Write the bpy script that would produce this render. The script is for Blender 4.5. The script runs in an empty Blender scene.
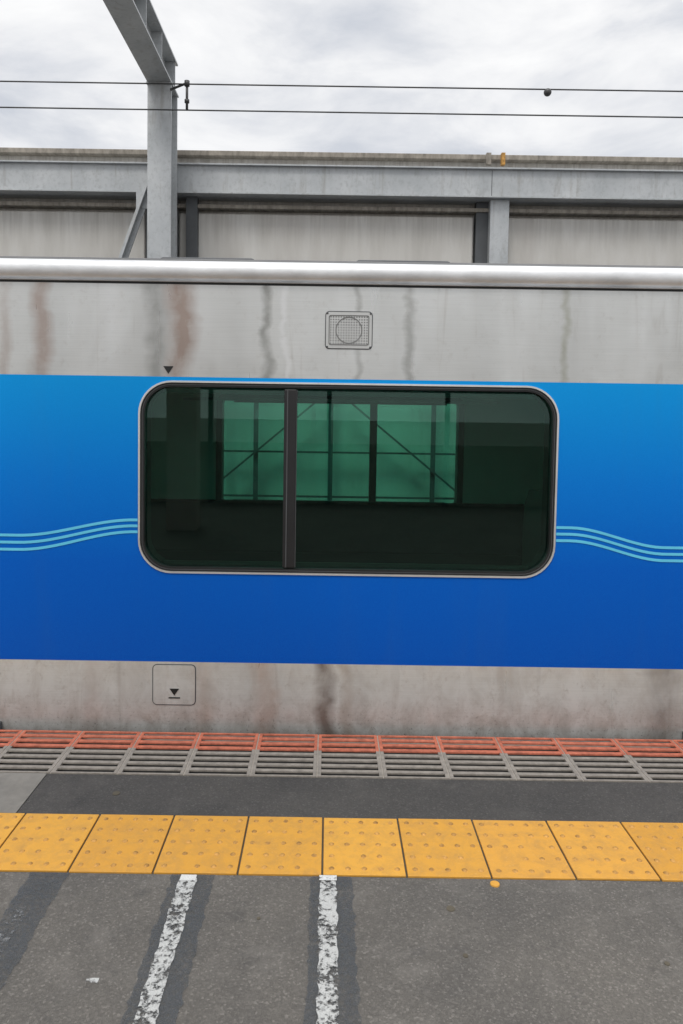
import bpy, bmesh, math, random
from mathutils import Matrix, Vector
random.seed(7)
S = bpy.context.scene
S.view_settings.view_transform='Standard'; S.view_settings.look='None'; S.view_settings.exposure=0

# ------------------------------------------------------------ node helpers
def newmat(name):
    m=bpy.data.materials.new(name); m.use_nodes=True
    nt=m.node_tree; nt.nodes.clear()
    out=nt.nodes.new('ShaderNodeOutputMaterial')
    b=nt.nodes.new('ShaderNodeBsdfPrincipled')
    nt.links.new(b.outputs[0],out.inputs[0])
    return m,nt,b,out
def L(nt,a,b): nt.links.new(a,b)
def pos(nt,scale=(1,1,1),loc=(0,0,0)):
    g=nt.nodes.new('ShaderNodeNewGeometry')
    mp=nt.nodes.new('ShaderNodeMapping'); mp.inputs['Scale'].default_value=scale; mp.inputs['Location'].default_value=loc
    L(nt,g.outputs['Position'],mp.inputs['Vector']); return mp.outputs[0]
def noise(nt,vec,scale=1,detail=4,rough=.6,dist=0):
    n=nt.nodes.new('ShaderNodeTexNoise'); n.inputs['Scale'].default_value=scale
    n.inputs['Detail'].default_value=detail; n.inputs['Roughness'].default_value=rough; n.inputs['Distortion'].default_value=dist
    L(nt,vec,n.inputs['Vector']); return n.outputs['Fac']
def ramp(nt,fac,stops):
    r=nt.nodes.new('ShaderNodeValToRGB'); e=r.color_ramp.elements
    while len(e)<len(stops): e.new(.5)
    for i,(p,c) in enumerate(stops):
        if not hasattr(c,'__len__'): c=(c,c,c)
        e[i].position=p; e[i].color=(*c,1)
    L(nt,fac,r.inputs[0]); return r.outputs[0]
def mix(nt,fac,a,b,mode='MIX'):
    m=nt.nodes.new('ShaderNodeMix'); m.data_type='RGBA'; m.blend_type=mode
    for sock,v in ((m.inputs[0],fac),(m.inputs[6],a),(m.inputs[7],b)):
        if hasattr(v,'node'): L(nt,v,sock)
        elif hasattr(v,'__len__'): sock.default_value=(*v,1)
        else: sock.default_value=v
    return m.outputs[2]
def math_(nt,op,a,b=0,clamp=False):
    m=nt.nodes.new('ShaderNodeMath'); m.operation=op; m.use_clamp=clamp
    for i,v in enumerate((a,b)):
        if hasattr(v,'node'): L(nt,v,m.inputs[i])
        else: m.inputs[i].default_value=v
    return m.outputs[0]
def bump(nt,b,h,strength=.3,dist=.01):
    n=nt.nodes.new('ShaderNodeBump'); n.inputs['Strength'].default_value=strength; n.inputs['Distance'].default_value=dist
    L(nt,h,n.inputs['Height']); L(nt,n.outputs[0],b.inputs['Normal'])
def sepxyz(nt):
    g=nt.nodes.new('ShaderNodeNewGeometry'); s=nt.nodes.new('ShaderNodeSeparateXYZ'); L(nt,g.outputs['Position'],s.inputs[0]); return s.outputs
def setp(b,**k):
    for n,v in k.items():
        n={'rough':'Roughness','metal':'Metallic','col':'Base Color','spec':'Specular IOR Level'}[n]
        if n=='Base Color' and hasattr(v,'__len__'): v=(*v,1)
        b.inputs[n].default_value=v
def simple(name,col,rough=.5,metal=0,var=.25,scale=6,vscale=(1,1,1)):
    m,nt,b,o=newmat(name); setp(b,rough=rough,metal=metal)
    n=noise(nt,pos(nt,vscale),scale,6,.65)
    c=ramp(nt,n,[(.3,[x*(1-var) for x in col]),(.7,[min(1,x*(1+var)) for x in col])])
    L(nt,c,b.inputs['Base Color'])
    bump(nt,b,noise(nt,pos(nt),scale*12,3),.1,.003)
    return m

# ------------------------------------------------------------ materials
def metal_side(name,dirty,refl_streaks):
    m,nt,b,o=newmat(name)
    st=noise(nt,pos(nt,(2.2,1,.35)),1.2,3,.5,.3)
    base=ramp(nt,st,[(.3,(.54,.545,.53)),(.5,(.62,.625,.605)),(.7,(.70,.705,.69))])
    fine=noise(nt,pos(nt,(.8,1,70)),4,3)
    c=mix(nt,.22,base,ramp(nt,fine,[(.35,(.56,.56,.54)),(.65,(.74,.74,.72))]))
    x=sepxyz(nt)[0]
    wob=noise(nt,pos(nt,(1.5,1,4)),1.5,4,.55,.4)          # lateral wobble of each painted reflection
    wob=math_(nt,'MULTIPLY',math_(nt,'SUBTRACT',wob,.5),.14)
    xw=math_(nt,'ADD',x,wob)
    brk=noise(nt,pos(nt,(5,1,3.5),(7,1,2)),1.3,5,.6,.3)     # break the painted reflections up
    for i,(xc,w,col,op) in enumerate(refl_streaks):  # smeared vertical reflections, painted into the base colour
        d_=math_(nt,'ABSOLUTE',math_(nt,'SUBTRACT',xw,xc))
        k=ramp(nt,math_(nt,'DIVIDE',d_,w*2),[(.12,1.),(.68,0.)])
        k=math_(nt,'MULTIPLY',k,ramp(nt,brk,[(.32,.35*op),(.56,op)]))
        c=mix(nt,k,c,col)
    st2=noise(nt,pos(nt,(12,1,.9),(3,0,0)),1.3,4,.55,.8)
    c=mix(nt,ramp(nt,st2,[(.6,0.),(.74,.28)]),c,(.33,.30,.26))
    sp=noise(nt,pos(nt),22,6,.75,.2)
    c=mix(nt,ramp(nt,sp,[(.56,0.),(.75,.22 if not dirty else .5)]),c,(.30,.26,.22))
    if dirty:
        g=noise(nt,pos(nt,(3,1,2)),3,8,.75,.5)
        c=mix(nt,ramp(nt,g,[(.44,0.),(.8,.5)]),c,(.33,.285,.245))
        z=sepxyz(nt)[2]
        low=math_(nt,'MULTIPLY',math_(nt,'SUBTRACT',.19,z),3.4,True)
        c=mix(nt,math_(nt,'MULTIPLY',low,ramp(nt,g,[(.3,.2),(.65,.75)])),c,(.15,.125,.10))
        spk=noise(nt,pos(nt,(1,1,1),(3,3,9)),60,3,.8)
        c=mix(nt,math_(nt,'MULTIPLY',low,ramp(nt,spk,[(.58,0.),(.66,.8)])),c,(.06,.05,.045))
    L(nt,c,b.inputs['Base Color'])
    setp(b,metal=.7 if not dirty else .36)
    r=ramp(nt,st2,[(.3,.27),(.7,.42)]); L(nt,r,b.inputs['Roughness'])
    bump(nt,b,noise(nt,pos(nt,(2.6,1,1.3)),1.8,2,.4,.3),.4,.02)
    return m
BR=(.35,.255,.21); GD=(.27,.27,.25)  # brown and grey tones for the painted reflections
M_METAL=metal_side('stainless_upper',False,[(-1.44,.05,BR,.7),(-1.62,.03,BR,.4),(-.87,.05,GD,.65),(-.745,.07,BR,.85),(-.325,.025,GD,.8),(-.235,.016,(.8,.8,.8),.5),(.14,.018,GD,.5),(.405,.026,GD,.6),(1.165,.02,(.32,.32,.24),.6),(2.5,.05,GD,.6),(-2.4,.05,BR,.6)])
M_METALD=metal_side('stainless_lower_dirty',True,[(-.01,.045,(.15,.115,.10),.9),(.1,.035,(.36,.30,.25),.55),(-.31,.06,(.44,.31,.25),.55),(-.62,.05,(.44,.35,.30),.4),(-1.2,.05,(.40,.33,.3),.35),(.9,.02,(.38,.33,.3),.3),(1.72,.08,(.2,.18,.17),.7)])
M_PLATE=simple('stainless_plate',(.60,.60,.58),.35,.7,.06)

m,nt,b,o=newmat('blue_livery'); M_BLUE=m
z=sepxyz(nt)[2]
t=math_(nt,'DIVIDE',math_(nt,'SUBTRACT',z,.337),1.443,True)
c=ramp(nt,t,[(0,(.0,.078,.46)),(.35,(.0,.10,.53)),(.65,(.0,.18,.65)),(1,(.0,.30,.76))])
vo=nt.nodes.new('ShaderNodeTexVoronoi'); vo.inputs['Scale'].default_value=260; L(nt,pos(nt,(1,0,1)),vo.inputs['Vector'])
c=mix(nt,.05,c,ramp(nt,vo.outputs['Distance'],[(.3,(0,.02,.2)),(.6,(.02,.4,.8))]))
d=noise(nt,pos(nt,(4,1,.5)),1.5,6,.6,.5)
c=mix(nt,ramp(nt,d,[(.5,0.),(.8,.06)]),c,(.06,.14,.22))
L(nt,c,b.inputs['Base Color']); setp(b,rough=.36,spec=.16)
bump(nt,b,noise(nt,pos(nt,(1.6,1,1)),1.8,2,.4),.2,.015)

M_LBLUE=simple('light_blue_stripe',(.12,.58,.82),.35,0,.06)
M_TRIM=simple('window_trim',(.78,.77,.75),.35,.7,.1)
M_GUTTER=simple('roof_cornice_alu',(.76,.765,.77),.5,.6,.16,9,(.5,1,1))
M_RUB=simple('black_rubber',(.012,.012,.013),.45,0,.2)
M_BLACK=simple('black_decal',(.01,.01,.01),.5,0,.1)
M_ROOF=simple('train_roof',(.12,.12,.12),.7)
M_WIREM=simple('wire_dark',(.07,.07,.07),.5,.3)
def galv():
    m,nt,b,o=newmat('galvanised_steel'); setp(b,rough=.5,metal=.25)
    n=noise(nt,pos(nt,(1,1,.7)),3,6,.65)
    c=ramp(nt,n,[(.3,(.42,.44,.45)),(.7,(.56,.575,.58))])
    n2=noise(nt,pos(nt,(1,1,.8)),28,5,.7,.2)
    c=mix(nt,ramp(nt,n2,[(.50,0.),(.68,.5)]),c,(.33,.34,.34))
    n3=noise(nt,pos(nt,(9,9,1),(2,1,3)),1.5,5,.65,.4)
    c=mix(nt,ramp(nt,n3,[(.55,0.),(.72,.5)]),c,(.26,.24,.21))
    L(nt,c,b.inputs['Base Color']); return m
M_GALV=galv()
M_GALVD=simple('dark_steel',(.09,.095,.10),.6,.2,.2,3)
M_INW=simple('interior_wall',(.66,.66,.64),.5,0,.05)
M_IND=simple('interior_dark',(.02,.022,.025),.7,0,.2)
M_SEAT=simple('seat_fabric',(.010,.014,.02),.9,0,.3,40)
M_PART=simple('partition_grey',(.05,.055,.06),.5,0,.1)
M_FLOORI=simple('interior_floor',(.10,.10,.10),.5)

m,nt,b,o=newmat('tinted_glass'); M_GLASS=m
nt.nodes.remove(b)
tr=nt.nodes.new('ShaderNodeBsdfTransparent'); tr.inputs[0].default_value=(.56,.85,.76,1)
gl=nt.nodes.new('ShaderNodeBsdfGlossy'); gl.inputs['Roughness'].default_value=.01; gl.inputs[0].default_value=(.85,1,.95,1)
fr=nt.nodes.new('ShaderNodeFresnel'); fr.inputs[0].default_value=1.5
ms=nt.nodes.new('ShaderNodeMixShader'); L(nt,math_(nt,'MULTIPLY',fr.outputs[0],.85),ms.inputs[0])
L(nt,tr.outputs[0],ms.inputs[1]); L(nt,gl.outputs[0],ms.inputs[2]); L(nt,ms.outputs[0],o.inputs[0])

def asphalt(name,lo,hi,tint=(1,.935,.855)):
    m,nt,b,o=newmat(name)
    vo=nt.nodes.new('ShaderNodeTexVoronoi'); vo.inputs['Scale'].default_value=170; L(nt,pos(nt),vo.inputs['Vector'])
    sepc=nt.nodes.new('ShaderNodeSeparateColor'); L(nt,vo.outputs['Color'],sepc.inputs[0])
    mid=(lo+hi)/2
    c=ramp(nt,sepc.outputs[0],[(0,[lo*t for t in tint]),(.6,[mid*t for t in tint]),(.9,[hi*t for t in tint]),(1,[hi*1.6*t for t in tint])])
    f=noise(nt,pos(nt),380,4,.7)
    c=mix(nt,.5,c,ramp(nt,f,[(.3,[lo*.6*t for t in tint]),(.7,[hi*1.15*t for t in tint])]))
    p=noise(nt,pos(nt),1.6,6,.6,.3)
    c=mix(nt,1,c,ramp(nt,p,[(.3,(.78,.78,.78)),(.7,(1.12,1.1,1.06))]),'MULTIPLY')
    s=noise(nt,pos(nt,(1,1,1),(5,3,0)),9,5,.6,.4)
    c=mix(nt,ramp(nt,s,[(.60,0.),(.74,.45)]),c,(lo*.55,lo*.55,lo*.55))
    s=noise(nt,pos(nt,(1,1,1),(1,8,0)),5,6,.7,.4)
    c=mix(nt,ramp(nt,s,[(.52,0.),(.72,.4)]),c,(hi*1.3,hi*1.2,hi*1.08))
    L(nt,c,b.inputs['Base Color']); setp(b,rough=.88,spec=.25)
    bump(nt,b,mix(nt,.5,vo.outputs['Distance'],f),.5,.004)
    return m
M_ASPH=asphalt('platform_asphalt',.095,.18)
M_ASPHD=asphalt('platform_asphalt_dark',.062,.10,(1,.95,.9))

def tarmat(name,col,thr,soft,fac=1.):
    m,nt,b,o=newmat(name)
    n=noise(nt,pos(nt),60,6,.7,.3); n2=noise(nt,pos(nt,(1,1,1),(2,2,2)),7,4,.6)
    v=math_(nt,'ADD',math_(nt,'MULTIPLY',n,.65),math_(nt,'MULTIPLY',n2,.35))
    k=ramp(nt,v,[(thr-soft,0.),(thr+soft,fac)])
    cc=ramp(nt,noise(nt,pos(nt),300,3,.7),[(.3,[x*.68 for x in col]),(.7,[min(1,x*1.2) for x in col])])
    L(nt,cc,b.inputs['Base Color']); setp(b,rough=.8)
    t=nt.nodes.new('ShaderNodeBsdfTransparent'); ms=nt.nodes.new('ShaderNodeMixShader')
    L(nt,k,ms.inputs[0]); L(nt,t.outputs[0],ms.inputs[1]); L(nt,b.outputs[0],ms.inputs[2]); L(nt,ms.outputs[0],o.inputs[0])
    return m
M_TAR=tarmat('tar_band',(.09,.098,.106),.43,.12,.62)
M_PAINT=tarmat('worn_white_paint',(.52,.52,.50),.485,.04)
M_PAINTN=tarmat('end_white_paint',(.68,.68,.66),.40,.04)
M_PAINTF=tarmat('faint_white_paint',(.4,.4,.4),.56,.05,.6)
M_CONC=simple('concrete_slab',(.21,.195,.17),.85,0,.22,8)

m,nt,b,o=newmat('concrete_wall'); M_WALL=m
st=noise(nt,pos(nt,(2.5,1,.5)),1.5,6,.6,.3)
c=ramp(nt,st,[(.3,(.53,.51,.47)),(.5,(.60,.58,.54)),(.7,(.66,.645,.61))])
z=sepxyz(nt)[2]
n3=noise(nt,pos(nt,(20,1,.8)),1.2,6,.7)
k=math_(nt,'MULTIPLY',math_(nt,'MULTIPLY',math_(nt,'SUBTRACT',z,3.35),1.6,True),ramp(nt,n3,[(.42,0.),(.75,.75)]))
c=mix(nt,k,c,(.25,.225,.195))
n4=noise(nt,pos(nt,(1.3,1,.3),(4,4,4)),1.6,4,.6)
c=mix(nt,ramp(nt,n4,[(.5,0.),(.7,.35)]),c,(.42,.385,.35))
L(nt,c,b.inputs['Base Color']); setp(b,rough=.9)
bump(nt,b,noise(nt,pos(nt),30,6,.7),.2,.006)
M_WALLD=simple('concrete_cap_dirty',(.30,.27,.23),.9,0,.4,7,(3,1,1))

m,nt,b,o=newmat('yellow_tile'); M_YEL=m
xyz=sepxyz(nt)
wn=nt.nodes.new('ShaderNodeTexWhiteNoise'); wn.noise_dimensions='1D'
L(nt,math_(nt,'FLOOR',math_(nt,'DIVIDE',xyz[0],.295)),wn.inputs['W'])
c=ramp(nt,wn.outputs['Value'],[(0,(.65,.315,.04)),(.5,(.74,.375,.05)),(1,(.69,.335,.05))])
g=noise(nt,pos(nt),14,8,.75,.4)
c=mix(nt,ramp(nt,g,[(.44,0.),(.75,.65)]),c,(.38,.21,.07))
g2=noise(nt,pos(nt),150,3,.7)
c=mix(nt,ramp(nt,g2,[(.6,0.),(.75,.3)]),c,(.8,.6,.3))
L(nt,c,b.inputs['Base Color']); setp(b,rough=.6)
bump(nt,b,g2,.2,.002)
M_YDOT=simple('yellow_dot_worn',(.46,.24,.055),.6,0,.5,40)
M_GROUT=simple('grout',(.10,.085,.06),.9)
M_ORG=simple('grating_orange',(.47,.135,.078),.65,0,.35,25)
M_GGREY=simple('grating_grey',(.27,.24,.205),.75,0,.28,25)
M_GLINE=simple('grating_joint',(.36,.32,.27),.8,0,.2,20)
M_DARK=simple('dark_void',(.012,.011,.010),.9)
M_BALL=simple('ballast',(.14,.125,.11),.95,0,.5,25)
M_COL=simple('column_paint',(.50,.40,.35),.5,0,.1)

# ------------------------------------------------------------ geometry helpers
def link(ob,parent=None):
    S.collection.objects.link(ob)
    if parent: ob.parent=parent
    return ob
def grp(name):
    e=bpy.data.objects.new(name,None); S.collection.objects.link(e); return e
def meshobj(name,bm,mat,parent=None,smooth=False):
    me=bpy.data.meshes.new(name); 
    bmesh.ops.recalc_face_normals(bm,faces=bm.faces)
    bm.to_mesh(me); bm.free()
    for mm in (mat if isinstance(mat,(list,tuple)) else [mat]): me.materials.append(mm)
    if smooth:
        for p in me.polygons: p.use_smooth=True
    return link(bpy.data.objects.new(name,me),parent)
def addbox(bm,x0,x1,y0,y1,z0,z1,mi=0):
    v=[bm.verts.new(p) for p in ((x0,y0,z0),(x1,y0,z0),(x1,y1,z0),(x0,y1,z0),(x0,y0,z1),(x1,y0,z1),(x1,y1,z1),(x0,y1,z1))]
    for f in ((0,3,2,1),(4,5,6,7),(0,1,5,4),(1,2,6,5),(2,3,7,6),(3,0,4,7)):
        bm.faces.new([v[i] for i in f]).material_index=mi
def box(name,x0,x1,y0,y1,z0,z1,mat,parent=None,bev=0):
    bm=bmesh.new(); addbox(bm,x0,x1,y0,y1,z0,z1); ob=meshobj(name,bm,mat,parent)
    if bev:
        md=ob.modifiers.new('b','BEVEL'); md.width=bev; md.segments=2
    return ob
def rr(x0,x1,z0,z1,r,n=10):
    pts=[]
    for cx,cz,a0 in ((x1-r,z1-r,0),(x0+r,z1-r,90),(x0+r,z0+r,180),(x1-r,z0+r,270)):
        for i in range(n+1):
            a=math.radians(a0+90*i/n); pts.append((cx+r*math.cos(a),cz+r*math.sin(a)))
    return pts
def panel(name,x0,x1,z0,z1,y,holes,mat,parent):
    bm=bmesh.new(); es=[]
    for lp in [[(x0,z0),(x1,z0),(x1,z1),(x0,z1)]]+holes:
        vs=[bm.verts.new((p[0],y,p[1])) for p in lp]
        for i in range(len(vs)): es.append(bm.edges.new((vs[i],vs[(i+1)%len(vs)])))
    bmesh.ops.triangle_fill(bm,use_beauty=True,use_dissolve=False,edges=es,normal=(0,-1,0))
    ob=meshobj(name,bm,mat,parent); return ob
def ring(name,outer,inner,y0,y1,mat,parent):
    bm=bmesh.new(); n=len(outer)
    a=[bm.verts.new((p[0],y0,p[1])) for p in outer]; b_=[bm.verts.new((p[0],y0,p[1])) for p in inner]
    c=[bm.verts.new((p[0],y1,p[1])) for p in outer]; d=[bm.verts.new((p[0],y1,p[1])) for p in inner]
    for i in range(n):
        j=(i+1)%n
        bm.faces.new((a[i],a[j],b_[j],b_[i])); bm.faces.new((b_[i],b_[j],d[j],d[i])); bm.faces.new((a[i],c[i],c[j],a[j])); bm.faces.new((c[i],d[i],d[j],c[j]))
    return meshobj(name,bm,mat,parent)
def plate(name,pts,y0,y1,mat,parent,bev=0):
    bm=bmesh.new()
    a=[bm.verts.new((p[0],y0,p[1])) for p in pts]; c=[bm.verts.new((p[0],y1,p[1])) for p in pts]; n=len(pts)
    bm.faces.new(a); bm.faces.new(list(reversed(c)))
    for i in range(n): bm.faces.new((a[i],c[i],c[(i+1)%n],a[(i+1)%n]))
    return meshobj(name,bm,mat,parent)
def sweep_x(name,prof,x0,x1,mat,parent,smooth=True,step=.5):
    bm=bmesh.new(); n=max(1,int((x1-x0)/step)); rows=[]
    for k in range(n+1):
        x=x0+(x1-x0)*k/n; rows.append([bm.verts.new((x,p[0],p[1])) for p in prof])
    for k in range(n):
        for i in range(len(prof)-1): bm.faces.new((rows[k][i],rows[k+1][i],rows[k+1][i+1],rows[k][i+1]))
    return meshobj(name,bm,mat,parent,smooth)
def bar(name,p0,p1,w,d,mat,parent):
    """flat bar between two points, w across, d in Y"""
    p0=Vector(p0);p1=Vector(p1); t=(p1-p0); ln=t.length; 
    bm=bmesh.new(); addbox(bm,-w/2,w/2,-d/2,d/2,0,ln)
    ob=meshobj(name,bm,mat,parent); ob.matrix_local=Matrix.Translation(p0)@t.to_track_quat('Z','Y').to_matrix().to_4x4(); return ob
def cyl(name,p0,p1,r,mat,parent,seg=12):
    p0=Vector(p0);p1=Vector(p1); t=p1-p0; bm=bmesh.new()
    bmesh.ops.create_cone(bm,cap_ends=True,segments=seg,radius1=r,radius2=r,depth=t.length)
    ob=meshobj(name,bm,mat,parent,True); ob.matrix_local=Matrix.Translation((p0+p1)/2)@t.to_track_quat('Z','Y').to_matrix().to_4x4(); return ob
def sheet(name,x0,x1,y0,y1,z,mat,parent,edge=0):
    bm=bmesh.new()
    if edge:
        n=int((y1-y0)/.02); l=[];r=[]
        for i in range(n+1):
            y=y0+(y1-y0)*i/n
            l.append(bm.verts.new((x0+random.uniform(-edge,edge),y,z))); r.append(bm.verts.new((x1+random.uniform(-edge,edge),y,z)))
        for i in range(n): bm.faces.new((l[i],r[i],r[i+1],l[i+1]))
    else: bm.faces.new([bm.verts.new(p) for p in ((x0,y0,z),(x1,y0,z),(x1,y1,z),(x0,y1,z))])
    return meshobj(name,bm,mat,parent)

# ------------------------------------------------------------ ground
sheet('ground',-400,400,-400,400,-1.15,M_BALL,None)

# ------------------------------------------------------------ platform
XA,XB=-14.16,14.16
pl=grp('platform')
box('body',XA,XB,-6,3.60,-1.14,-.05,M_CONC,pl)
box('asphalt_surface',XA,XB,-6,2.489,-.05,0,M_ASPH,pl)
box('asphalt_edge_strip',-1.22,XB,2.866,3.192,-.05,-.001,M_ASPHD,pl)
box('concrete_edge_strip',XA,-1.224,2.866,3.192,-.05,.001,M_CONC,pl)
for i,x in enumerate((-.46,.02)):
    sheet('tar_band_%d'%i,x-.06,x+.085,.4,2.487,.003,M_TAR,pl,.006)
    sheet('white_line_%d'%i,x-.029,x+.029,.4,2.465,.006,M_PAINT,pl,.004)
sheet('white_line_end',-.010,.050,2.458,2.486,.0075,M_PAINTN,pl,0)
sheet('white_line_end_b',-.487,-.433,2.445,2.478,.0075,M_PAINTN,pl,0)
sheet('tar_band_2',-1.01,-.88,.4,2.487,.003,M_TAR,pl,.005)
sheet('white_line_2',-.99,-.94,.4,2.3,.006,M_PAINTF,pl,.004)
def disc(name,x,y,z,r,mat,parent,h=.002):
    bm=bmesh.new(); bmesh.ops.create_cone(bm,cap_ends=True,segments=20,radius1=r,radius2=r*.95,depth=h,matrix=Matrix.Translation((x,y,z)))
    return meshobj(name,bm,mat,parent)
disc('yellow_marker',.593,2.460,.002,.0165,M_YEL,pl,.004)
for x,y,r in ((.42,2.33,.014),(-.87,3.03,.016),(1.02,2.1,.008),(.43,2.12,.008),(-.2,2.27,.006)): disc('gum_spot',x,y,.0015,r,M_GROUT,pl)
sheet('stain_spot',-.66,-.625,1.99,2.01,.003,M_PAINT,pl)

# tactile tiles
tp=grp('tactile_paving')
box('grout_bed',XA,XB,2.4895,2.8655,-.05,-.004,M_GROUT,tp)
bm=bmesh.new(); bd=bmesh.new()
k0=int(round(XA/.295)); k1=int(round(XB/.295))
for k in range(k0,k1):
    x0=k*.295+.0035; x1=(k+1)*.295-.0035; dz=random.uniform(0,.002); y0=2.493+random.uniform(-.001,.003)
    addbox(bm,x0,x1,y0,2.861-random.uniform(0,.003),-.004,.004+dz)
    if abs(x0)<6:
        for i in range(5):
            for j in range(5):
                if random.random()<.05: continue
                cx=x0+.0289+.058*i; cy=2.53+.074*j
                bmesh.ops.create_cone(bd,cap_ends=True,segments=12,radius1=.0105,radius2=.006,depth=random.uniform(.0035,.005),matrix=Matrix.Translation((cx,cy,.006+dz)))
ob=meshobj('tiles',bm,M_YEL,tp); md=ob.modifiers.new('b','BEVEL'); md.width=.002; md.segments=2
meshobj('dots',bd,M_YDOT,tp)

# edge grating
gr=grp('platform_edge_grating')
box('void_bed',XA,XB,3.194,3.598,-.049,-.030,M_DARK,gr)
bm=bmesh.new()
Y0,Y1=3.196,3.628; N=8
for k in range(k0,k1):
    x0=k*.295-.03; x1=x0+.295
    pitch=(Y1-Y0)/N
    for j in range(N+1):
        w=.023 if j<5 else .026
        yc=Y0+pitch*j
        a=max(Y0,yc-w/2); b_=min(Y1,yc+w/2)
        mi=0 if j>=5 else 1
        addbox(bm,x0+.0185,x1-.0185,a,b_,-.004,.003,mi)
    for xa,xb in ((x0+.003,x0+.018),(x1-.018,x1-.003)):
        addbox(bm,xa,xb,Y0,Y0+pitch*4.7,-.006,.003,1); addbox(bm,xa,xb,Y0+pitch*4.7+.0004,Y1,-.006,.003,0)
    addbox(bm,x0-.0025,x0+.0025,Y0,Y1,-.03,.001,2)
ob=meshobj('grating_tiles',bm,[M_ORG,M_GGREY,M_GLINE],gr)
box('edge_nosing',XA,XB,3.60,3.63,-.14,-.0305,M_CONC,gr)

# ------------------------------------------------------------ train
TY=3.70; TX0,TX1=-9.5,9.7; CX=.098; P=4.8
tr_=grp('train_car')
wins=[(CX+P*k-1.049,CX+P*k+1.049) for k in (-1,0,1)]
WZ0,WZ1,WR=.794,1.760,.165
hole=lambda w,e=0:rr(w[0]+e,w[1]-e,WZ0+e,WZ1-e,WR-e)
holef=lambda w,e=0:rr(w[0]+e,w[1]-e,WZ0+e,WZ1-e,.075-e)
for side,y,H in (('near',TY,hole),('far',6.52,holef)):
    panel('blue_side_'+side,TX0,TX1,.337,1.780,y,[H(w) for w in wins],M_BLUE,tr_)
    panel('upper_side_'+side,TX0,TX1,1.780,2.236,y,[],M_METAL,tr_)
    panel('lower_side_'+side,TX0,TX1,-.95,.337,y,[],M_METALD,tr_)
for i,w in enumerate(wins):
    for side,s,y,H in (('near',1,TY,hole),('far',-1,6.52,holef)):
        Y=lambda a,b:(y+a*s,y+b*s)
        ring('window_trim_%s_%d'%(side,i),H(w,-.001),H(w,.008),*Y(-.006,.03),M_TRIM,tr_)
        ring('window_seal_%s_%d'%(side,i),H(w,.0085),H(w,.028),*Y(.001,.05),M_RUB,tr_)
        ring('window_seal_lip_%s_%d'%(side,i),H(w,.017),H(w,.0195),*Y(-.002,.0008),M_GALVD,tr_)
        xm=w[0]+(.757 if side=='near' else 1.341)
        plate('window_glass_%s_%d'%(side,i),H(w,.025),*Y(.030,.031),M_GLASS,tr_)
        box('window_divider_%s_%d'%(side,i),xm-.031,xm+.031,*sorted(Y(-.002,.06)),WZ0+.034,WZ1-.034,M_RUB,tr_,.004)
        box('divider_fin_%s_%d'%(side,i),xm-.016,xm-.011,*sorted(Y(-.006,-.0025)),WZ0+.036,WZ1-.036,M_GALVD,tr_)
        box('divider_edge_%s_%d'%(side,i),xm+.0315,xm+.034,*sorted(Y(-.002,.02)),WZ0+.036,WZ1-.036,M_GALVD,tr_)
        box('sash_rail_top_%s_%d'%(side,i),w[0]+.12,w[1]-.12,*sorted(Y(.033,.05)),WZ1-.06,WZ1-.036,M_RUB,tr_)
        box('sash_rail_low_%s_%d'%(side,i),w[0]+.12,w[1]-.12,*sorted(Y(.033,.05)),WZ0+.036,WZ0+.055,M_RUB,tr_)
    ring('window_lining_%d'%i,hole(w,-.02),hole(w,.03),TY+.055,TY+.14,M_IND,tr_)
    ring('window_lining_far_%d'%i,holef(w,-.02),holef(w,.03),6.38,6.46,M_PART,tr_)
panel('inner_wall_near',TX0,TX1,0.02,2.05,TY+.13,[hole(w,-.015) for w in wins],M_INW,tr_)
panel('inner_wall_far',TX0,TX1,0.02,2.05,6.39,[holef(w,-.015) for w in wins],M_INW,tr_)
box('floor',TX0,TX1,TY+.01,6.51,-.02,.015,M_FLOORI,tr_)
box('ceiling',TX0,TX1,TY+.13,6.39,2.06,2.10,M_INW,tr_)
for i,w in enumerate(wins):
    for s,ya,yb,yc,ex in (('near',TY+.15,TY+.25,TY+.62,.12),('far',6.27,6.37,5.9,.85)):
        box('bench_back_%s_%d'%(s,i),w[0]-ex,w[1]+ex,ya,yb,.42,.80 if s=='near' else .86,M_SEAT,tr_,.02)
        box('bench_seat_%s_%d'%(s,i),w[0]-ex,w[1]+ex,min(ya,yc),max(yb,yc),.30,.419,M_SEAT,tr_,.02)
    for s,ya,yb,ex in (('n',TY+.15,TY+.55,.10),('f',5.9,6.37,.87)):
        for xx in (w[0]-ex-.03,w[1]+ex-(.12 if s=='n' else 0)):
            me_=[(ya,.2),(yb,.2),(yb,.95),(yb-.03,1.12),(yb-.10,1.20),(ya,1.22)]
            bm=bmesh.new(); A=[bm.verts.new((xx,p[0],p[1])) for p in me_]; B=[bm.verts.new((xx+.025,p[0],p[1])) for p in me_]
            bm.faces.new(A); bm.faces.new(list(reversed(B)))
            for q in range(6): bm.faces.new((A[q],B[q],B[(q+1)%6],A[(q+1)%6]))
            ob=meshobj('bench_partition_%s_%d'%(s,i),bm,M_PART,tr_); md=ob.modifiers.new('b','BEVEL'); md.width=.008; md.segments=2
    for yy in (TY+.4,6.1):
        cyl('luggage_rail_%d'%i,(w[0]-.25,yy,1.72),(w[1]+.25,yy,1.72),.012,M_GALV,tr_)
        cyl('luggage_rail_b_%d'%i,(w[0]-.25,yy,1.78),(w[1]+.25,yy,1.78),.008,M_GALV,tr_)
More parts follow.
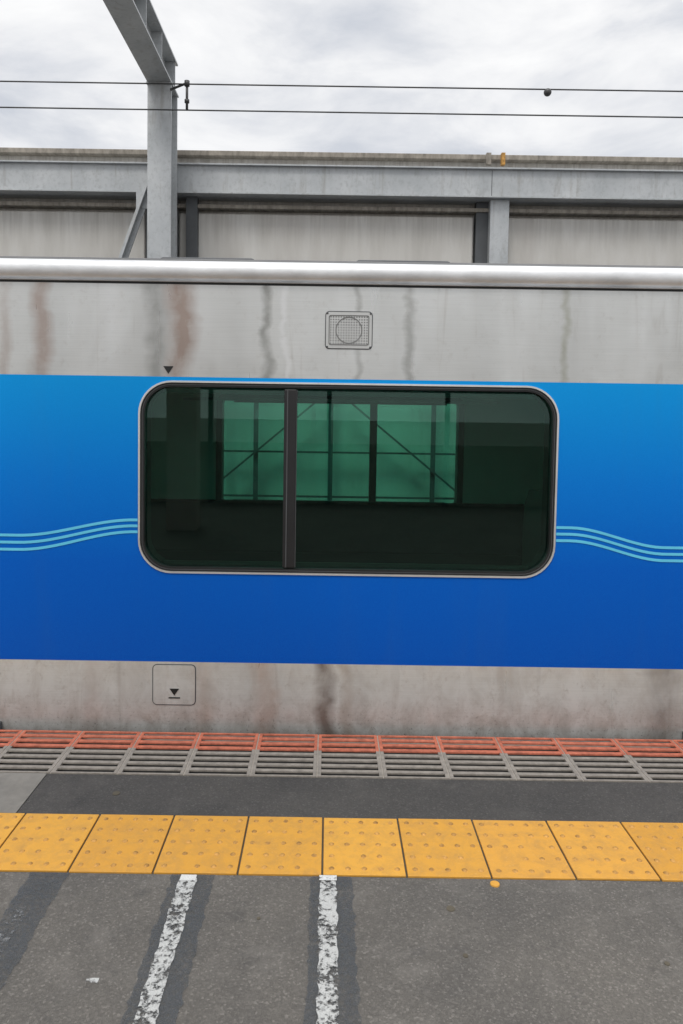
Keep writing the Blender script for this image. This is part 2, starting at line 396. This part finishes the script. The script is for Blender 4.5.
# cornice + roof
prof=[(TY,2.236),(TY+.012,2.238),(TY+.012,2.246),(TY-.02,2.248)]
for a in range(-80,91,10):
    r=math.radians(a); prof.append((TY+.01-.040*math.cos(r),2.302+.050*math.sin(r)))
sweep_x('roof_cornice',prof,TX0,TX1,M_GUTTER,tr_)
box('cornice_gap',TX0,TX1,TY-.004,TY+.002,2.2365,2.2465,M_BLACK,tr_)
rp=[(TY+.01,2.351)]+[(TY+.06+2.72*t/16, 2.351+.20*math.sin(math.pi*t/16)**.8) for t in range(17)]+[(6.52,2.34),(6.52,2.23)]
sweep_x('roof',rp,TX0,TX1,M_ROOF,tr_)
for i,(a,b_) in enumerate(((-.99,-.44),(.14,.69),(-6,-4),(4,6))):
    box('roof_unit_%d'%i,a,b_,4.3,5.9,2.40,2.497,M_GALVD,tr_,.02)
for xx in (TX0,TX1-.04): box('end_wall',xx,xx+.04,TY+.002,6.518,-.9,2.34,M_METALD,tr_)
for x in (2.3,-3.5): box('cornice_joint',x,x+.004,TY-.0315,TY-.02,2.26,2.34,M_GALVD,tr_)
box('underframe',TX0+.3,TX1-.3,TY+.2,6.3,-.9,-.1,M_DARK,tr_)
def outline_panel(name,cx,cz,w,h,r,mat,y=TY):
    o_=rr(cx-w/2,cx+w/2,cz-h/2,cz+h/2,r,6); i_=rr(cx-w/2+.004,cx+w/2-.004,cz-h/2+.004,cz+h/2-.004,r-.004,6)
    ring(name+'_gap',o_,i_,y-.002,y+.004,M_GALVD,tr_)
    i2=rr(cx-w/2+.005,cx+w/2-.005,cz-h/2+.005,cz+h/2-.005,r-.005,6)
    plate(name+'_plate',i2,y-.005,y-.001,mat,tr_)
M_LINE=simple('engraved_line',(.15,.15,.145),.6)
outline_panel('speaker',.092,2.022,.236,.188,.022,M_PLATE)
ring('speaker_inner_ring',rr(-.008,.192,1.948,2.096,.010,4),rr(-.004,.188,1.952,2.092,.008,4),TY-.0075,TY-.0052,M_LINE,tr_)
circ=lambda r,n=40:[(.092+r*math.cos(2*math.pi*i/n),2.022+r*math.sin(2*math.pi*i/n)) for i in range(n)]
ring('speaker_circle',circ(.066),circ(.062),TY-.008,TY-.0052,M_LINE,tr_)
bm=bmesh.new()
for i in range(-7,8):
    for j in range(-5,6):
        x=.092+i*.0128; zz=2.022+j*.0130
        bmesh.ops.create_cone(bm,cap_ends=True,segments=6,radius1=.0036,radius2=.0036,depth=.001,matrix=Matrix.Translation((x,TY-.0056,zz))@Matrix.Rotation(math.pi/2,4,'X'))
meshobj('speaker_holes',bm,M_LINE,tr_)
for sx in (-1,1):
    for sz in (-1,1):
        cyl('speaker_screw',(.092+sx*.107,TY-.009,2.022+sz*.083),(.092+sx*.107,TY-.004,2.022+sz*.083),.005,M_GALVD,tr_)
outline_panel('hatch',-.768,.219,.222,.212,.025,M_METALD)
plate('hatch_arrow',[(-.79,.20),(-.742,.20),(-.766,.165)],TY-.0075,TY-.0052,M_BLACK,tr_)
box('hatch_arrow_line',-.795,-.737,TY-.0075,TY-.0052,.150,.156,M_BLACK,tr_)
plate('top_arrow',[(-.828,1.832),(-.778,1.832),(-.803,1.794)],TY-.003,TY-.0005,M_BLACK,tr_)
def wave(name,fn,x0,x1,th):
    bm=bmesh.new(); n=80; lo=[];hi=[]
    for i in range(n+1):
        x=x0+(x1-x0)*i/n; zc=fn(x); lo.append(bm.verts.new((x,TY-.0025,zc-th/2))); hi.append(bm.verts.new((x,TY-.0025,zc+th/2)))
    for i in range(n): bm.faces.new((lo[i],lo[i+1],hi[i+1],hi[i]))
    meshobj(name,bm,M_LBLUE,tr_)
def sm(t): t=max(0,min(1,t)); return t*t*(3-2*t)
for j in range(3):
    fl2=lambda x,j=j:(1.060-.030*j)-(.086+.006*j)*sm((-.97-x)/.58)+.07*sm((-1.66-x)/.9)
    wave('wave_left_%d'%j,fl2,-3.65,-.955,.014)
    frr=lambda x,j=j:(1.053-.033*j)-.094*sm((x-1.22)/.48)+.05*sm((x-1.9)/.9)
    wave('wave_right_%d'%j,frr,1.151,3.84,.014)
for i,(a,b_) in enumerate(((1.845,3.145),(-2.955,-1.665))):
    for x in (a,b_,(a+b_)/2): box('door_seam_%d'%i,x-.006,x+.006,TY-.0035,TY-.0028,0.02,1.98,M_RUB,tr_)
    box('door_head_%d'%i,a,b_,TY-.0035,TY-.0028,1.981,1.993,M_RUB,tr_)
    box('door_sill_%d'%i,a-.02,b_+.02,TY-.03,TY-.0005,-.03,.018,M_GALVD,tr_,.004)
    box('door_guard_%d'%i,a-.0 ,a+.03,TY-.02,TY-.004,.02,.14,M_RUB,tr_,.01)
    for q in (0,1):
        xc=a+(b_-a)*(.25+.5*q)
        plate('door_glass_%d'%i,rr(xc-.22,xc+.22,.85,1.72,.05),TY-.006,TY-.003,M_RUB,tr_)

# ------------------------------------------------------------ wall behind
wl=grp('concrete_wall')
box('wall_body',-30,30,8.2,8.45,-1.14,4.365,M_WALL,wl)
box('wall_cap',-30,30,8.10,8.5,4.3655,4.42,M_WALLD,wl,.006)
posts=[1.68+3.55*k for k in range(-7,8)]
bm=bmesh.new()
for k,x in enumerate(posts[:-1]):
    addbox(bm,x+.22,x+3.55-.13-.02,8.12,8.198,-1.0,3.76)
ob=meshobj('wall_panels',bm,M_WALL,wl); md=ob.modifiers.new('b','BEVEL'); md.width=.012
box('panel_lip',-30,30,8.06,8.1995,3.8005,3.84,M_WALLD,wl,.004)
fr=grp('steel_wall_frame')
box('wall_beam_face',-30,30,7.94,7.955,3.925,4.205,M_GALV,fr)
box('wall_beam_top_flange',-30,30,7.9,8.195,4.2055,4.22,M_GALV,fr)
box('wall_beam_bottom_flange',-30,30,7.9,8.195,3.91,3.9245,M_GALV,fr)
for x in posts:
    box('wall_post',x,x+.2,7.98,8.1995,-1.13,3.909,M_GALV,fr,.004)
    box('wall_post_web',x-.13,x-.0005,8.08,8.1995,-1.13,3.909,M_GALVD,fr)
    box('beam_joint',x-.003,x+.003,7.9385,7.9399,3.93,4.20,M_GALVD,fr)
    box('cap_bracket',x-.04,x+.01,8.05,8.0995,4.30,4.422,M_WALLD,fr)
    box('cap_bracket_b',x+.12,x+.16,8.05,8.0995,4.30,4.425,M_YDOT,fr)
box('wall_strip_dark',-1.56,-1.44,8.03,8.1195,-1.13,3.909,M_GALVD,fr)  # dark vertical strip right of the gantry column
br=grp('steel_bracing')
yb=7.9
for n_,a,b_ in (('d1',(-1.25,.80),(.0,1.86)),('d2',(.2,1.76),(1.5,.70)),('v1',(-.78,-.9),(-.78,2.2)),('v2',(.02,-.9),(.02,2.2)),('v3',(1.12,-.9),(1.12,2.2)),('v4',(1.42,-.9),(1.42,2.2)),('v5',(-1.15,-.9),(-1.15,2.2)),('h1',(-6,1.2),(6,1.2)),('h2',(-6,1.86),(6,1.86)),('h3',(-6,.72),(6,.72))):
    yy=yb+{'d':0,'v':.03,'h':.06}[n_[0]]
    bar('brace_'+n_,(a[0],yy,a[1]),(b_[0],yy,b_[1]),.05 if n_[0]!='h' else .03,.02,M_GALVD,br)

# gantry column & beam
g=grp('steel_gantry')
CXa,CXb=-1.865,-1.625
def hbeam_v(name,xa,xb,y0,y1,z0,z1,mat,parent):
    box(name+'_flange_front',xa,xb,y0,y0+.02,z0,z1,mat,parent,.003); box(name+'_flange_back',xa,xb,y1-.02,y1,z0,z1,mat,parent)
    box(name+'_web',(xa+xb)/2-.008,(xa+xb)/2+.008,y0+.0205,y1-.0205,z0,z1,mat,parent)
hbeam_v('column',CXa,CXb,7.58,7.88,-1.14,4.88,M_GALV,g)
box('column_cap',CXa-.01,CXb+.01,7.56,7.9,4.881,4.897,M_GALV,g)
def hbeam_y(name,xa,xb,y0,y1,z0,z1,mat,parent):
    box(name+'_low',xa,xb,y0,y1,z0,z0+.018,mat,parent); box(name+'_top',xa,xb,y0,y1,z1-.018,z1,mat,parent)
    box(name+'_web',(xa+xb)/2-.008,(xa+xb)/2+.008,y0,y1,z0+.0185,z1-.0185,mat,parent)
hbeam_y('crossbeam',CXa,CXb,-2.55,7.9,4.898,5.22,M_GALV,g)
for y in (7.8,7.2,6.6,6.0,5.4): box('stiffener',CXa+.01,CXb-.01,y,y+.012,4.917,5.201,M_GALV,g)
bar('knee_brace',(-1.9,7.72,3.93),(-2.52,7.72,2.2),.075,.03,M_GALV,g)
bar('knee_brace_leg',(-1.875,7.76,3.93),(-2.495,7.76,2.2),.015,.06,M_GALV,g)
box('gusset',-2.02,-1.867,7.745,7.755,3.70,3.93,M_GALV,g)
box('far_column',-2.2,-1.8,-2.9,-2.56,0.001,5.42,M_COL,g)

# wires
def wire(z,y,name):
    w=grp(name); 
    bm=bmesh.new(); n=60; rows=[]
    for i in range(n+1):
        x=-30+60*i/n; rows.append([bm.verts.new((x,y+.0075*math.cos(a*math.pi/4),z+.0075*math.sin(a*math.pi/4)+.00006*(x*x))) for a in range(8)])
    for i in range(n):
        for a in range(8): bm.faces.new((rows[i][a],rows[i+1][a],rows[i+1][(a+1)%8],rows[i][(a+1)%8]))
    meshobj('cable',bm,M_WIREM,w,True); return w
w1=wire(4.828,7.45,'overhead_wire'); w2=wire(4.578,7.45,'overhead_wire')
cyl('hanger_rod',(-1.44,7.43,4.58),(-1.44,7.43,4.84),.013,M_WIREM,w1)
cyl('insulator_a',(-1.44,7.43,4.64),(-1.44,7.43,4.67),.024,M_WIREM,w1); cyl('insulator_b',(-1.44,7.43,4.80),(-1.44,7.43,4.85),.026,M_WIREM,w1)
cyl('hanger_arm',(-1.44,7.43,4.83),(-1.63,7.58,4.83),.012,M_WIREM,w1)
bm=bmesh.new(); bmesh.ops.create_uvsphere(bm,u_segments=14,v_segments=10,radius=.038,matrix=Matrix.Translation((2.10,7.45,4.80))); meshobj('clamp_body',bm,M_WIREM,w1,True)

# opposite side of the platform: railing wall (seen mirrored in train)
fw=grp('platform_rear_wall')
box('wall',-14,14,-5.9,-5.75,0.001,1.1,M_WALLD,fw)
for k in range(-6,7): box('post',k*2.1-.04,k*2.1+.04,-5.74,-5.66,0.001,2.1,M_GALVD,fw)
box('rail',-14,14,-5.65,-5.62,2.02,2.1,M_GALVD,fw)

# ------------------------------------------------------------ world
W=bpy.data.worlds.new('World'); S.world=W; W.use_nodes=True; nt=W.node_tree; nt.nodes.clear()
out=nt.nodes.new('ShaderNodeOutputWorld'); bg=nt.nodes.new('ShaderNodeBackground'); bg.inputs[1].default_value=.1
sky=nt.nodes.new('ShaderNodeTexSky'); sky.sky_type='NISHITA'; sky.sun_disc=False
EL,AZ=58,200
sky.sun_elevation=math.radians(EL); sky.sun_rotation=math.radians(AZ)
tc=nt.nodes.new('ShaderNodeTexCoord'); mp=nt.nodes.new('ShaderNodeMapping'); mp.inputs['Scale'].default_value=(1.6,1.6,4.2); L(nt,tc.outputs['Generated'],mp.inputs[0])
n1=noise(nt,mp.outputs[0],2.6,9,.56,.3)
cl=ramp(nt,n1,[(.34,(6.5,6.8,7.4)),(.46,(8.1,8.25,8.6)),(.54,(9.3,9.35,9.5)),(.66,(10.3,10.3,10.3))])
sp=nt.nodes.new('ShaderNodeSeparateXYZ'); L(nt,tc.outputs['Generated'],sp.inputs[0])
up=math_(nt,'ADD',1.0,math_(nt,'MULTIPLY',math_(nt,'SUBTRACT',sp.outputs[2],.55,True),2.4))
cb=nt.nodes.new('ShaderNodeVectorMath'); cb.operation='SCALE'; L(nt,cl,cb.inputs[0]); L(nt,up,cb.inputs['Scale'])
mx=mix(nt,.95,sky.outputs[0],cb.outputs[0])
L(nt,mx,bg.inputs[0]); L(nt,bg.outputs[0],out.inputs[0])
sun=bpy.data.lights.new('sun','SUN'); sun.energy=1.4; sun.angle=math.radians(18); sun.color=(1,.97,.92)
so=bpy.data.objects.new('sun',sun); S.collection.objects.link(so)
az=math.radians(AZ); el=math.radians(EL)
d=Vector((math.sin(az)*math.cos(el),math.cos(az)*math.cos(el),math.sin(el)))
so.rotation_euler=d.to_track_quat('Z','Y').to_euler()

# ------------------------------------------------------------ camera
cd=bpy.data.cameras.new('camera'); co=bpy.data.objects.new('camera',cd); S.collection.objects.link(co)
cd.sensor_fit='VERTICAL'; cd.sensor_height=24; cd.lens=740/1024*24
cd.shift_x=13/1024; cd.shift_y=-58/1024; cd.clip_end=2000; cd.clip_start=.05
co.matrix_world=Matrix.Translation((0,0,1.6))@Matrix.Rotation(math.radians(87),4,'X')@Matrix.Rotation(math.radians(.85),4,'Z')
S.camera=co
